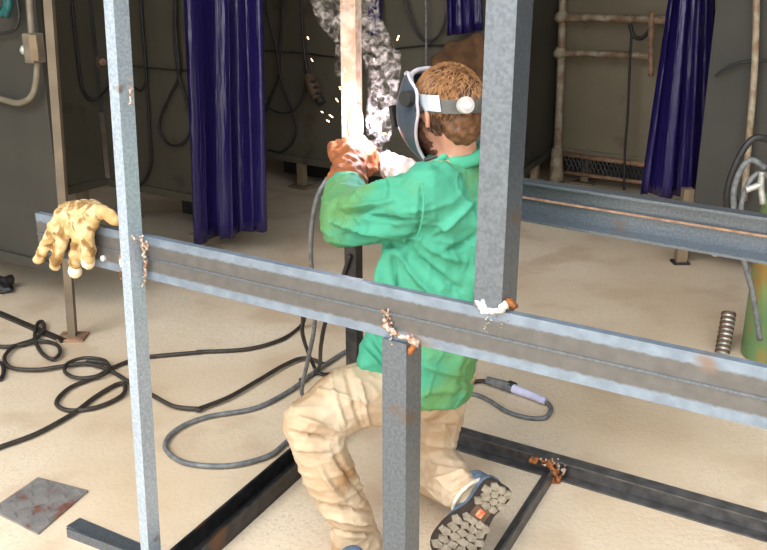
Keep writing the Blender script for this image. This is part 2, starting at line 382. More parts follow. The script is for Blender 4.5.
# booth b/c
cable('hung_cable', oncable(pl_b, [(71, -30), (73, 10), (78, 55), (82, 86), (90, 99)], .03)+oncable(pl_c, [(100, 96), (110, 84), (112, 76)], .03), .01, 'rubber_black', 'dark cable drooping in a U between partition post and left upright')
t = empty('outlet_box', onplane(103, 62, pl_b, 0), 'small round rusty outlet box on the side panel left of the upright', 'outlet box')
link('body', tube([onplane(103, 62, pl_b, .01), onplane(103, 62, pl_b, .06)], .045, seg=16), 'holder', t, None)
link('plug', tube([onplane(103, 62, pl_b, .06), onplane(103, 62, pl_b, .1)], .022, seg=12), 'rusty_steel', t, None)
cable('hung_cable', oncable(pl_c, [(139, -30), (142, 20), (146, 70), (149, 120), (151, 160), (146, 178), (138, 188)], .04), .01, 'rubber_black', 'long dark cable hanging straight down just right of the left upright')
cable('hung_cable', oncable(pl_c, [(131, 84), (140, 91), (146, 82), (146, 70)], .06), .008, 'rubber_black', 'short dark cable curl touching the left upright')
cable('hung_cable', oncable(pl_c, [(176, -30), (176, 30), (179, 74), (170, 96), (161, 116), (160, 132), (170, 145), (184, 143), (191, 126), (186, 100), (179, 76), (175, 40), (174, -30)], .05), .009, 'rubber_black', 'dark cable hung in a teardrop loop left of the blue curtain')
cable('hung_wire', oncable(pl_c, [(128, 65), (150, 68), (175, 70), (196, 71)], .02), .005, 'rubber', 'thin wire strung level behind the left upright', 'wire')
# booth d
cable('hung_cable', oncable(pl_d, [(284, -30), (282, 20), (279, 60), (279, 75), (270, 100), (262, 120), (254, 140)], .04), .011, 'rubber_black', 'dark cable falling to the left behind the blue curtain edge')
cable('hung_cable', oncable(pl_d, [(262, -30), (268, 15), (277, 50), (280, 74), (287, 96), (296, 122), (294, 140), (282, 152), (268, 150)], .05), .009, 'rubber_black', 'dark cable crossing right then curling back low behind the blue curtain')
cable('hung_cable', oncable(pl_d, [(258, 88), (266, 105), (280, 113), (294, 110), (303, 96), (305, 76), (304, 50)], .07), .008, 'rubber_black', 'dark cable sagging in a wide loop right of the blue curtain')
cable('hung_wire', oncable(pl_d, [(255, 50), (300, 53), (345, 57), (410, 47), (470, 45)], .025), .006, 'rubber_black', 'thin wire strung level across the panel behind the post', 'wire')
t = empty('electrode_holder', onplane(305, 70, pl_d, .08), 'worn brown electrode holder hanging on its cable left of the sparks', 'electrode holder')
link('handle', tube(oncable(pl_d, [(308, 74), (312, 84), (318, 98)], .08), .045, taper=lambda x: .65+.4*math.sin(x*2.6)), 'holder', t, None, smooth=True)
for a, bq in (((309, 80), (319, 77)), ((311, 86), (322, 83)), ((313, 92), (325, 89))):
    link('cooling_rib', tube([onplane(a[0]+1, a[1]+2, pl_d, .11), onplane(bq[0]-4, bq[1]+4, pl_d, .11)], .009), 'dark_metal', t, None, smooth=True)
link('jaw', tube(oncable(pl_d, [(317, 96), (322, 103)], .08), .03), 'dark_metal', t, None, smooth=True)
link('cable_tail', tube(oncable(pl_d, [(299, -30), (302, 20), (304, 50), (308, 76)], .08), .009), 'rubber_black', t, None, smooth=True)
cable('hung_cable', oncable(pl_d, [(397, -30), (408, 10), (418, 34), (430, 42), (442, 30), (450, 0), (454, -30)], .05), .009, 'rubber_black', 'dark cable swagged above the welding helmet')
cable('hung_wire', oncable(pl_d, [(425, -30), (426, 20), (426, 75)], .06), .007, 'hose_grey', 'grey wire hanging straight down above the welder\'s hair', 'wire')
# brown leather apron hung behind the head
def sheetbox(name, pts, d, m, parent=None):
    bm = bmesh.new(); a = [bm.verts.new(p) for p in pts]; b_ = [bm.verts.new(p+d) for p in pts]; k = len(pts)
    bm.faces.new(a); bm.faces.new(b_[::-1])
    for i in range(k): bm.faces.new((a[i], a[(i+1) % k], b_[(i+1) % k], b_[i]))
    return link(name, tomesh(bm), m, parent, None)
g_ = [[(onplane(u, v, pl_d, .1), .05)] for u, v in ()]
gp = [(onplane(u, v, pl_d, .1), .035) for u, v in ((436, 62), (452, 46), (480, 38), (484, 90), (440, 92))]
tag(blob('leather_apron', [gp], 'brown_cloth', None, voxel=.02, smooth=3, nz=(.03, 9)), 'brown leather apron hung on the booth panel behind the welder\'s hair', 'apron')

# ---- pipe rack in right booth
t = empty('pipe_rack', onplane(556, 180, pl_f, .12), 'rusty pale pipe rack with two level arms in the right booth', 'pipe rack')
def rod(name, pix, off, r, m, par, pl=None, **k): return link(name, tube(oncable(pl or pl_f, pix, off), r, **k), m, par, None, smooth=True)
rod('riser', [(564, -50), (561, 60), (556, 182)], .14, .028, 'pipe_rust', t)
rod('arm', [(553, 17), (600, 18), (668, 20)], .14, .026, 'pipe_rust', t)
rod('arm', [(556, 53), (600, 54), (650, 56)], .14, .022, 'pipe_rust', t)
rod('drop_pipe', [(652, 12), (651, 40), (651, 76)], .16, .02, 'rusty_steel', t)
for u, v in ((562, 17), (560, 53)):
    bm = bmesh.new(); ico(bm, onplane(u, v, pl_f, .14), .05); link('pipe_fitting', tomesh(bm), 'pipe_rust', t, None, smooth=True)
rod('riser_foot', [(557, 148), (556, 184)], .16, .055, 'pipe_rust', t, taper=lambda x: .7+.4*x)
rod('bracket', [(630, 24), (634, 36), (642, 38), (650, 30)], .16, .014, 'dark_metal', t)
cable('hung_cable', oncable(pl_f, [(632, 30), (630, 60), (628, 110), (625, 150), (624, 190)], .16), .009, 'rubber_black', 'thin dark cable hanging down from the rack\'s upper arm')
# mesh grille below tan panel
t = empty('floor_grille', onplane(600, 176, pl_f, .05), 'rusty expanded-metal grille strip along the foot of the tan panel', 'grille')
rod('top_bar', [(563, 154), (668, 168)], .06, .018, 'rusty_steel', t)
bm = bmesh.new()
for k in range(22):
    u = 564+k*4.2; v0 = 155+(u-563)*.13
    for a_, b_ in (((u, v0), (u+6, v0+15)), ((u+6, v0), (u, v0+15))):
        q = tube([onplane(*a_, pl_f, .06), onplane(*b_, pl_f, .06)], .006, seg=5); bm.from_mesh(q)
link('mesh_grid', tomesh(bm), 'dark_metal', t, None)
rod('bottom_bar', [(563, 172), (668, 186)], .06, .014, 'rusty_steel', t)
# right: rusty vertical pipe on dark panel
cable('wall_pipe', oncable(pl_g, [(757, -60), (755, 60), (748, 150), (744, 200)], .05), .017, 'pipe_rust', 'rusty yellowed vertical pipe at the right edge above the cylinder', 'pipe')
cable('hung_cable', oncable(pl_g, [(716, 76), (730, 66), (745, 62), (770, 60)], .04), .007, 'rubber_black', 'thin cable sagging across the dark panel right of the curtain')
# ---- gas cylinder
g = ground(768, 356); t = empty('gas_cylinder', g, 'green gas cylinder with yellowed paint at the right edge', 'gas cylinder')
def lathe(pr, c, seg=40):
    bm = bmesh.new(); prev = None
    for r, z in pr:
        ring = [bm.verts.new(c+V((r*math.cos(a), r*math.sin(a), z))) for a in [2*math.pi*k/seg for k in range(seg)]]
        if prev:
            for k in range(seg): bm.faces.new((prev[k], prev[(k+1) % seg], ring[(k+1) % seg], ring[k]))
        else: bm.faces.new(ring[::-1])
        prev = ring
    bm.faces.new(prev); return tomesh(bm)
link('tank', lathe([(.1, 0), (.11, .01), (.11, .62), (.105, .67), (.085, .72), (.05, .76), (.035, .77)], g), 'cyl_green', t, None, smooth=True)
link('neck_ring', lathe([(.04, .765), (.045, .77), (.045, .8), (.03, .805)], g), 'clamp', t, None)
link('valve', lathe([(.018, .8), (.018, .86), (.035, .865), (.035, .885), (.01, .89)], g), 'clamp', t, None)
link('regulator', tube([g+V((0, 0, .84)), g+V((-.09, -.05, .84))], .022), 'clamp', t, None, smooth=True)
link('gauge', tube([g+V((-.05, -.06, .88)), g+V((-.05, -.09, .9))], .038, seg=20), 'blue_plastic', t, None)
cy = g.y-.14
cable('gas_hose', [P(u, v, Y=cy) for u, v in ((765, 168), (752, 160), (742, 168), (734, 190), (735, 220), (741, 250), (752, 290), (760, 340))], .012, 'hose_grey', 'grey hose arching down beside the green cylinder, outer of the pair', 'hose')
cable('gas_hose', [P(u, v, Y=cy-.03) for u, v in ((768, 176), (757, 174), (747, 186), (741, 210), (745, 240), (754, 262))], .01, 'hose_grey', 'grey hose arching beside the green cylinder, inner of the pair', 'hose')
cable('gas_hose', [P(u, v, Y=cy+.12) for u, v in ((770, 140), (755, 138), (742, 152), (730, 180), (727, 205), (735, 232))], .014, 'rubber_black', 'dark hose bundle arching highest behind the grey hoses at right', 'hose')
t = empty('ground_clamp', P(722, 250, Y=4.2), 'white metal ground clamp hanging below the rear beam at right', 'clamp')
for a_ in ([(714, 256), (720, 244), (728, 236)], [(728, 256), (724, 246), (730, 236)]):
    link('jaw', tube([P(u, v, Y=4.2) for u, v in a_], .016), 'clamp', t, None, smooth=True)
link('cable_tail', tube([P(u, v, Y=4.2) for u, v in ((729, 238), (737, 224), (738, 204), (730, 190))], .009), 'rubber_black', t, None, smooth=True)
t = empty('valve_handle', P(750, 195, Y=cy-.04), 'pale metal clamp handle on the hoses above the green cylinder', 'clamp')
link('jaw', tube([P(u, v, Y=cy-.05) for u, v in ((746, 190), (754, 187), (763, 184))], .012), 'clamp', t, None, smooth=True)
link('jaw', tube([P(u, v, Y=cy-.05) for u, v in ((762, 172), (761, 186), (763, 204))], .012), 'clamp', t, None, smooth=True)
# ribbed hose end standing on the floor
t = empty('flexible_hose', ground(722, 356), 'short ribbed hose end standing on the floor left of the green cylinder', 'hose')
a_, b_ = ground(722, 354)+V((0, 0, .0)), P(729, 312, Y=3.72)
bmq = bmesh.new(); link('sleeve', tube([a_, (a_+b_)/2+V((.004, 0, 0)), b_], .026, seg=14), 'clamp', t, None, smooth=True)
for k in range(9):
    c = a_+(b_-a_)*((k+.5)/9); link('rib', tube([c-(b_-a_)*.03, c+(b_-a_)*.03], .031, seg=14), 'holder', t, None, smooth=True)

# ================================================================= STEEL FRAME
g0 = ground(67, 530); YF = g0.y
e0 = P(35, 213, Y=YF); zt = e0.z                    # top of the front beam
e1 = P(860, 213+.2118*825, z=zt)
hb = e0.z - P(38, 254, Y=YF).z
hb = .5*(hb + zt - P(504, 362, Y=P(504, 311, z=zt).y).z)
print('beam', e0, e1, hb)
fr = empty('steel_frame', (g0.x, g0.y, 0), 'large grey welded steel frame of beams, uprights and floor rails around the welder', 'steel frame')
dn = V((0, 0, -hb/2))
beam = bar('cross_beam', ribbed(hb, .018), e0+dn, e1+dn, 'beam_steel', fr, toward=V((0, 0, 1)), n=1)
bar('rolled_ridge', sq(.003, .005), e0+dn-V((.5, .86, 0))*.001, e1+dn-V((.5, .86, 0))*.001, 'steel', beam, toward=V((0, 0, 1)), bev=0)
beam['label'] = 'front beam with ridge along its middle'
dF = (e1-e0).normalized(); nF = V((dF.y, -dF.x, 0)).normalized()
if nF.y > 0: nF = -nF
plF = (e0.copy(), nF)
def onF(u, v, off=0.0): return onplane(u, v, plF, off)
# bolt near the beam's end
bc = onF(127, 262); link('bolt', tube([bc, bc+nF*.012], .016, seg=6), 'weld_white', beam, None)
bc = onF(127, 262); link('washer', tube([bc, bc+nF*.003], .026, seg=20), 'rusty_steel', beam, None)
bc = onF(104, 258); link('bolt', tube([bc, bc+nF*.006], .008, seg=8), 'weld_white', beam, None)
def post(name, u0, v0, u1, v1, a, b_, off, m, z0=None, z1=None, lab=None):
    """post in the front-plane; pixel centre line"""
    p0 = onF(u0, v0, off); p1 = onF(u1, v1, off)
    d = (p1-p0).normalized()
    if z0 is not None: p0 = p0 + d*((z0-p0.z)/d.z)
    if z1 is not None: p1 = p1 + d*((z1-p1.z)/d.z)
    o = bar(name, sq(a, b_), p0, p1, m, fr, up=dF, bev=.003)
    if lab: o['label'] = lab
    return o
# slim left upright: full height, runs in front of the beam
post('upright', 151, 550, 116, 0, .044, .03, .024, 'steel_bright', z0=.0, z1=2.2, lab='slim bright upright at left')
# big right upright: on top of the beam
post('upright', 495, 305, 510, 0, .068, .058, -.03, 'steel', z0=zt, z1=2.3, lab='thick grey upright standing on the front beam')
# lower upright: from floor to underside of the beam
post('upright', 402, 335, 401, 550, .062, .058, -.02, 'steel', z0=zt-hb, z1=0.0, lab='short grey upright under the front beam')
# rear beam, open side to the viewer
r0 = P(395, 177-.148*125, z=zt); r1 = P(860, 177+.148*340, z=zt)
hr = .115
rb = bar('cross_beam', [(0, -hr/2), (0, hr/2), (.045, hr/2), (.045, hr/2-.008), (.008, hr/2-.008), (.008, -hr/2+.008), (.07, -hr/2+.008), (.07, -hr/2)], r0+V((0, 0, -hr/2)), r1+V((0, 0, -hr/2)), 'steel', fr, toward=V((0, 0, 1)))
rb['label'] = 'rear beam with its open side forward'
bar('ridge', sq(.004, .006), r0+V((0, 0, -.055))-V((.01, .018, 0)), r1+V((0, 0, -.055))-V((.01, .018, 0)), 'rusty_steel', rb)
# floor rails
hA = .07
a0, a1 = ground(452, 424, hA), ground(900, 447+.286*360, hA)
railA = bar('floor_rail', chan(hA, .045, .006, -1), a0+V((0, 0, -hA/2)), a1+V((0, 0, -hA/2)), 'dark_steel', fr, toward=V((0, 0, 0)))
p0, p1 = ground(549, 466, .045), ground(448, 622, .045)
bar('floor_rail', [(-.02, -.022), (.02, -.022), (.02, .022), (.013, .022), (.013, -.015), (-.02, -.015)], p0+V((0, 0, -.022)), p1+V((0, 0, -.022)), 'dark_steel', fr)
b0, b1 = ground(150, 580, .06), ground(352, 405, .06)
railB = bar('floor_rail', [(-.038, -.03), (.038, -.03), (.038, .03), (.03, .03), (.03, -.022), (-.03, -.022), (-.03, .03), (-.038, .03)], b0+V((0, 0, -.03)), b1+V((0, 0, -.03)), 'black_steel', fr)
f1 = ground(67+140, 530+.40*140*.9, .03)
bar('floor_rail', [(-.003, -.015), (.003, -.015), (.003, .015), (-.003, .015)], ground(67, 528, .03)-V((0, 0, .015)), f1-V((0, 0, .015)), 'steel', fr, bev=0)
bar('floor_rail', sq(.05, .006), ground(67, 528, .003)+V((.01, .028, 0)), f1*1-V((0, 0, .027))+V((.01, .028, 0)), 'steel', fr, bev=0)
# rear post (being welded) in two pieces: black stub and rusty upper piece, paled for the arc glow
YP = 2.98; gp_ = P(354, 300, Y=YP)
zj = P(355, 150, Y=YP).z
s1 = bar('upright', sq(.044), V((gp_.x, YP, 0)), V((gp_.x, YP, zj)), 'black_steel', fr, up=V((.5, .86, 0)), bev=.003); s1['label'] = 'black lower piece of the rear upright'
s2 = bar('upright', sq(.05), V((gp_.x, YP, zj)), V((gp_.x, YP, 2.2)), 'post_arc_pale', fr, up=V((.35, .93, 0)), bev=.003); s2['label'] = 'rusty upper piece of the rear upright, coloured paler for the arc glow'
tube_z = zj+.012
# weld beads / spatter
def beadm(pts, r, k, jit, seed):
    rnd = random.Random(seed); bm = bmesh.new()
    for i in range(k):
        t = i/(k-1)*(len(pts)-1); j = min(int(t), len(pts)-2); p = pts[j].lerp(pts[j+1], t-j)
        p = p+V((rnd.uniform(-1, 1), rnd.uniform(-1, 1), rnd.uniform(-1, 1)))*jit
        ico(bm, p, r*rnd.uniform(.6, 1.25), lev=1)
    o = bpy.data.objects.new('tmp', tomesh(bm)); C.objects.link(o)
    a = o.modifiers.new('r', 'REMESH'); a.mode = 'VOXEL'; a.voxel_size = .0016 if r < .0045 else .0026
    if r >= .0045: a = o.modifiers.new('s', 'SMOOTH'); a.iterations = 2
    dg = bpy.context.evaluated_depsgraph_get(); m2 = bpy.data.meshes.new_from_object(o.evaluated_get(dg), depsgraph=dg)
    old = o.data; bpy.data.objects.remove(o); bpy.data.meshes.remove(old); return m2
def bead(pix, off, r, k, jit, m, seed): return link('weld_bead', beadm([onF(u, v, off) for u, v in pix], r*.68, k*2, jit*.9, seed), m, fr, None, smooth=True)
bead([(478, 303), (485, 311), (500, 311), (506, 305)], .004, .008, 26, .005, 'weld_white', 1)
bead([(483, 300), (483, 312)], .004, .006, 10, .004, 'weld_white', 2)
bead([(505, 300), (515, 308)], -.02, .008, 12, .006, 'rust', 3)
bead([(486, 314), (490, 322), (484, 330)], .002, .003, 9, .006, 'weld_white', 4)
bead([(496, 316), (512, 320), (500, 330)], .002, .003, 12, .012, 'weld', 14)
bead([(384, 322), (394, 332), (412, 340), (418, 344)], .006, .008, 26, .006, 'weld', 5)
bead([(386, 310), (388, 326), (396, 345)], .006, .005, 20, .008, 'weld', 6)
bead([(408, 335), (415, 345), (410, 352)], .004, .008, 14, .005, 'rust', 7)
bead([(124, 228), (132, 236), (142, 240), (146, 250)], .03, .006, 24, .008, 'weld', 8)
bead([(142, 240), (146, 262), (144, 286)], .012, .006, 20, .004, 'weld', 9)
bead([(131, 88), (131, 105)], .034, .004, 16, .005, 'weld', 10)
bead([(128, 76), (131, 100)], .034, .003, 12, .004, 'weld', 11)
bead([(120, 270), (128, 296)], .022, .004, 12, .004, 'rust', 18)
jc = ground(549, 462, .06)
link('weld_bead', beadm([jc+V((-.05, .02, 0)), jc, jc+V((.03, -.03, -.03)), jc+V((.01, -.02, -.06))], .009, 34, .01, 12), 'rust', fr, None, smooth=True)
link('weld_bead', beadm([jc+V((-.02, 0, .004)), jc+V((.03, -.02, .004)), jc+V((.05, -.02, -.02))], .005, 24, .012, 13), 'weld', fr, None, smooth=True)

# ================================================================= FLOOR THINGS
q = [ground(u, v, .008) for u, v in ((-9, 509), (38, 477), (88, 490), (38, 533))]
t = sheetbox('floor_plate', q, V((0, 0, -.0075)), 'plate'); tag(t, 'square grey steel plate with rusty patches lying on the floor at bottom left', 'steel plate')
bmq = bmesh.new()
for i in range(6):
    for j in range(6):
        a_, b_ = (i+.5)/6, (j+.5)/6
        c = (q[0]*(1-a_)+q[1]*a_)*(1-b_) + (q[3]*(1-a_)+q[2]*a_)*b_
        ang = R(35 if (i+j) % 2 else -55); boxbm(bmq, c+V((0, 0, .0015)), (.028, .007, .003), Matrix.Rotation(ang, 3, 'Z'))
link('raised_tread', tomesh(bmq), 'plate', t, None)
def gc(pix, z=.012): return [ground(u, v, z if isinstance(z, (int, float)) else 0) for u, v in pix]
def s2(pix, ox, oy, s): return [(ox+a/s, oy+b_/s) for a, b_ in pix]
cable('welding_cable', gc(s2([(-80, 520), (0, 487), (100, 450), (200, 395), (260, 350), (320, 315), (343, 316), (335, 345), (270, 376), (190, 386), (155, 365), (190, 325), (260, 295), (330, 260), (400, 240), (550, 226)], 0, 270, 2.75)+s2([(110, 256), (220, 250), (300, 228), (345, 197)], 150, 240, 2.29))+[P(305, 316, Y=3.85), P(308, 296, Y=3.6), P(310, 270, Y=3.3)], .0085, 'rubber', 'dark cable running from lower left edge through a loop and up behind the front beam')
cable('welding_cable', gc(s2([(-60, 190), (0, 210), (60, 205), (110, 195), (155, 205), (165, 228), (145, 245), (115, 228), (96, 190), (102, 150), (116, 142), (120, 165), (95, 190), (40, 210), (12, 240), (30, 268), (100, 274), (175, 264), (240, 258), (300, 275), (350, 305), (420, 345), (480, 375), (550, 382)], 0, 270, 2.75)+s2([(110, 387), (180, 360), (250, 320), (310, 285), (355, 270), (400, 285)], 150, 240, 2.29), .016), .0085, 'rubber', 'dark cable tangled in small loops at left, then sagging toward the welder\'s knee')
cable('welding_cable', gc(s2([(-40, 300), (0, 300), (10, 275), (0, 255), (-40, 240)], 0, 270, 2.75)), .0085, 'rubber_black', 'end of a dark cable bending at the left edge of the floor')
cable('welding_cable', gc(s2([(300, 268), (285, 248), (230, 242), (185, 258), (180, 282), (215, 297), (265, 292), (298, 276), (292, 256), (240, 249)], 0, 270, 2.75), .022), .008, 'rubber', 'small dark cable coil lying between the two long cables')
cable('welding_cable', gc(s2([(330, 452), (310, 465), (270, 495), (180, 517), (80, 510), (35, 475), (60, 435), (130, 405), (240, 385), (320, 345), (380, 300), (440, 260), (480, 240)], 150, 240, 2.29)), .009, 'hose_grey', 'grey-brown cable bent in one wide loop left of the welder\'s knee')
cable('welding_cable', [P(378-50, 178, Y=2.72), P(318, 196, Y=2.72), P(312, 225, Y=2.75), P(311, 260, Y=2.8), P(315, 300, Y=2.9), P(314, 330, Y=3.0), P(308, 360, Y=3.1), ground(302, 394, .012), ground(318, 402, .012)], .0078, 'hose_grey', 'grey electrode cable dropping from the orange glove to the floor')
cable('welding_cable', [P(304, 280, Y=3.1), P(303, 318, Y=3.15), P(303, 336, Y=3.2), ground(312, 362, .06), ground(321, 374, .012), ground(345, 372, .012)], .0078, 'rubber_black', 'dark cable bowing behind the front beam, nearest the loops')
cable('welding_cable', [P(350, 255, Y=2.95), P(340, 285, Y=2.98), P(326, 320, Y=3.05), P(321, 345, Y=3.15), ground(318, 370, .03), ground(300, 380, .012)], .0078, 'rubber_black', 'dark cable hanging beside the black post behind the knee')
t = empty('cable_connector', ground(517, 391), 'cable connector, half dark and half pale lilac, lying right of the welder', 'connector')
link('socket', tube(gc([(487, 380), (500, 384), (513, 388)], .022), .02, taper=lambda x: .75+.3*x), 'hose_grey', t, None, smooth=True)
link('plug', tube(gc([(512, 388), (528, 394), (545, 401)], .02), .019, taper=lambda x: 1-.25*x), 'white_plastic', t, None, smooth=True)
link('collar', tube(gc([(509, 386), (514, 388)], .022), .023), 'rubber_black', t, None, smooth=True)
cable('welding_cable', gc([(440, 388), (465, 384), (478, 381), (490, 381)], .014), .008, 'rubber', 'short dark cable from the green jacket hem to the connector')
cable('welding_cable', gc([(545, 401), (551, 408), (546, 417), (530, 418), (508, 412), (488, 400), (472, 394), (450, 396), (430, 400)], .01), .0085, 'hose_grey', 'grey cable bending back in a loop right of the welder')
# dark small box / rag at left edge, back
g = ground(-4, 292); t = blob('dark_rag', [[(g+V((-.05, .0, .02)), .03), (g+V((.06, -.02, .02)), .028), (g+V((.03, .07, .03)), .03)], [(g+V((.0, .0, .05)), .03), (g+V((.05, .05, .04)), .03)]], 'rubber_black', None, voxel=.012, smooth=2, nz=(.02, 30))
tag(t, 'dark crumpled rag on the floor below the switch box', 'rag')

# ================================================================= DRAPED GLOVE on beam end
gl = empty('work_glove', onF(75, 215), 'dirty tan work glove draped over the left end of the front beam', 'glove')
def G(u, v, o=.022): return onF(u, v, o)
fing = [[(62, 214, .016), (52, 232, .024), (44, 250, .024), (39, 259, .022)],
        [(70, 218, .016), (63, 240, .024), (57, 256, .024), (55, 266, .020)],
        [(80, 220, .018), (77, 242, .028), (75, 262, .027), (75, 272, .024)],
        [(92, 216, .018), (89, 238, .024), (89, 256, .024), (88, 263, .020)]]
grp = []
for f in fing:
    for i in range(3):
        grp.append([(G(f[i][0], f[i][1], f[i][2]+.004), .0185-.001*i), (G(f[i+1][0], f[i+1][1], f[i+1][2]+.004), .018-.0015*i)])
grp.append([(G(60, 216), .018), (G(96, 213), .02), (G(72, 230), .02), (G(90, 226), .02), (G(76, 208, .0), .02)])
grp.append([(G(64, 212, .0), .02), (G(98, 211, .0), .02), (G(66, 210, -.07), .02), (G(92, 207, -.07), .02)])
grp.append([(G(66, 210, -.07), .02), (G(92, 207, -.07), .02), (G(62, 232, -.085), .02), (G(88, 232, -.085), .022)])
work = blob('palm', grp, 'work_glove', gl, voxel=.005, smooth=4, nz=(.006, 60))
blob('thumb', [[(G(90, 212, .0), .018), (G(104, 212, .02), .018)], [(G(104, 212, .02), .018), (G(117, 221, .03), .014)]], 'glove_thumb', gl, voxel=.005, smooth=3, nz=(.004, 60))
for f in fing[2:]:
    bm = bmesh.new(); ico(bm, G(f[3][0], f[3][1]-1, f[3][2]+.006), (.0178, .0178, .02)); link('fingertip', tomesh(bm), 'glove_tip', gl, None, smooth=True)

# ================================================================= WELDER
pb = ground(410, 480)
pe = empty('person', (pb.x, 2.35, 0), 'person kneeling on one knee in green jacket, tan trousers and welding helmet, welding a post', 'person')
K = lambda u, v, Y, r, *a: (P(u, v, Y=Y), r, *a)
hd = P(447, 109, Y=2.42)                                   # head centre
az, pt = R(-45), R(-12)
Fv = V((math.sin(az)*math.cos(pt), math.cos(az)*math.cos(pt), math.sin(pt))); Lv = V((-math.cos(az), math.sin(az), 0)).normalized()
Uv = Fv.cross(Lv)*-1
if Uv.z < 0: Uv = -Uv
HM = Matrix((Fv, Lv, Uv)).transposed()
def h(f, l, u): return hd + Fv*f + Lv*l + Uv*u
hq = HM
# body
body = [
 [(h(.0, 0, .02), (.09, .072, .082))], [(h(.045, 0, -.03), (.05, .055, .07))], [(h(.05, 0, -.085), (.04, .038, .03))],
 [(h(-.02, 0, -.05), (.05, .05, .05)), (P(458, 165, Y=2.45), (.058, .058, .05))],
 [(h(.088, 0, -.012), .01), (h(.115, 0, -.038), .012), (h(.085, 0, -.045), .014)],
 [(h(.095, 0, -.065), (.01, .022, .006))],
 [(h(.086, .03, .0), (.01, .014, .012))], [(h(.086, -.03, .0), (.01, .014, .012))],
]
qb = hq
b1_ = hullmesh(body, q=hq.to_4x4())
rest = [
 [K(457, 165, 2.44, .05), K(428, 186, 2.34, .055), K(484, 190, 2.54, .055), K(448, 225, 2.42, .1)],
 [K(448, 225, 2.42, .1), K(433, 310, 2.42, .1)], [K(433, 310, 2.42, .1), K(430, 368, 2.42, .09)],
 [K(426, 190, 2.32, .05), K(350, 220, 2.46, .042)], [K(350, 220, 2.46, .042), K(350, 180, 2.7, .03)],
 [K(350, 180, 2.7, .03), K(350, 165, 2.76, .035)],
 [K(484, 192, 2.56, .05), K(440, 222, 2.7, .042)], [K(440, 222, 2.7, .042), K(400, 176, 2.8, .03)],
 [K(415, 385, 2.38, .06), K(312, 424, 2.2, .042)], [K(312, 424, 2.2, .042), K(357, 556, 2.2, .035)],
 [K(445, 392, 2.45, .06), K(427, 464, 2.58, .055)], [K(427, 464, 2.58, .055), K(472, 496, 2.28, .042)],
]
b2_ = hullmesh(rest)
o = bpy.data.objects.new('tmp', b1_); bmj = bmesh.new(); bmj.from_mesh(b1_); bmj.from_mesh(b2_)
mj = bpy.data.meshes.new('j'); bmj.to_mesh(mj); bmj.free(); bpy.data.objects.remove(o)
o = bpy.data.objects.new('tmp', mj); C.objects.link(o); a = o.modifiers.new('r', 'REMESH'); a.mode = 'VOXEL'; a.voxel_size = .006
a = o.modifiers.new('s', 'SMOOTH'); a.iterations = 3
dg = bpy.context.evaluated_depsgraph_get(); mb = bpy.data.meshes.new_from_object(o.evaluated_get(dg), depsgraph=dg); bpy.data.objects.remove(o)
link('body', mb, 'skin', pe, None, smooth=True)
# ears
for sgn in (1, -1):
    pts = [h(.004, .078*sgn, -.035), h(-.008, .086*sgn, -.012), h(-.010, .09*sgn, .012), h(.006, .088*sgn, .022), h(.02, .081*sgn, .012), h(.018, .079*sgn, -.01)]
    e = tube(pts, .0065, seg=8); bm = bmesh.new(); bm.from_mesh(e); ico(bm, h(.004, .079*sgn, -.006), (.016, .007, .022), q=hq.to_4x4())
    link('ear', tomesh(bm), 'skin', pe, None, smooth=True)
# beard
blob('beard', [[(h(.06, .04, -.055), (.02, .018, .025)), (h(.085, .0, -.09), (.02, .025, .02)), (h(.06, -.04, -.055), (.02, .018, .025)), (h(.05, 0, -.105), (.03, .03, .015))]], 'beard', pe, voxel=.006, smooth=1, nz=(.006, 120), q=hq.to_4x4())
# hair cap + strands
def hairpost(me):
    pass
blob('hair', [[(h(-.005, 0, .03), (.094, .081, .080)), (h(-.022, 0, .0), (.086, .08, .07))], [(h(-.045, 0, -.045), (.05, .062, .05)), (h(-.03, 0, .0), (.08, .075, .05))],
     [(h(-.045, 0, -.07), (.036, .045, .03)), (h(-.045, 0, -.045), (.045, .058, .03))]], 'hair', pe, voxel=.006, smooth=3, nz=(.007, 55), q=hq.to_4x4())
rnd = random.Random(4)
def strands(k, m, rmul, lo, hi):
    bm = bmesh.new()
    for _ in range(k):
        ph = rnd.uniform(-math.pi, math.pi); el = math.asin(rnd.uniform(lo, hi))
        if abs(ph) < .95 and el < .55: continue
        d0 = V((math.cos(el)*math.cos(ph), math.cos(el)*math.sin(ph), math.sin(el)))
        def on(d, e): 
            q_ = h(-.01, 0, .012); sc = 1/math.sqrt((d.x/.096)**2+(d.y/.083)**2+((d.z)/(.1 if d.z > 0 else .1))**2)*(1+e)
            if d.z < 0: sc *= 1-.12*abs(d.z)
            return q_ + (Fv*d.x+Lv*d.y+Uv*d.z)*sc
        sw = V((rnd.uniform(-.25, .25)+.1, rnd.uniform(-.25, .25)+.12, -.32)); ln = rnd.uniform(.5, 1.1)
        pts = [on((d0+sw*ln*t).normalized(), .01+rmul*math.sin(t*2.2)*.6) for t in (0, .33, .66, 1)]
        w = .0018; side = (pts[1]-pts[0]).cross(pts[0]-hd).normalized()*w; out = (pts[0]-hd).normalized()*.0012
        pr = None
        for i, p in enumerate(pts):
            ww = side*(1-i/3.3); q_ = [bm.verts.new(p-ww), bm.verts.new(p+out*(1-i/3.3)), bm.verts.new(p+ww)]
            if pr: 
                bm.faces.new((pr[0], pr[1], q_[1], q_[0])); bm.faces.new((pr[1], pr[2], q_[2], q_[1])); bm.faces.new((pr[2], pr[0], q_[0], q_[2]))
            pr = q_
    return tomesh(bm)
link('hair_strands', strands(1700, 0, .1, -.15, 1), 'hair_light', pe, None)
link('hair_strands', strands(1500, 0, .05, -.9, .6), 'hair_dark', pe, None)
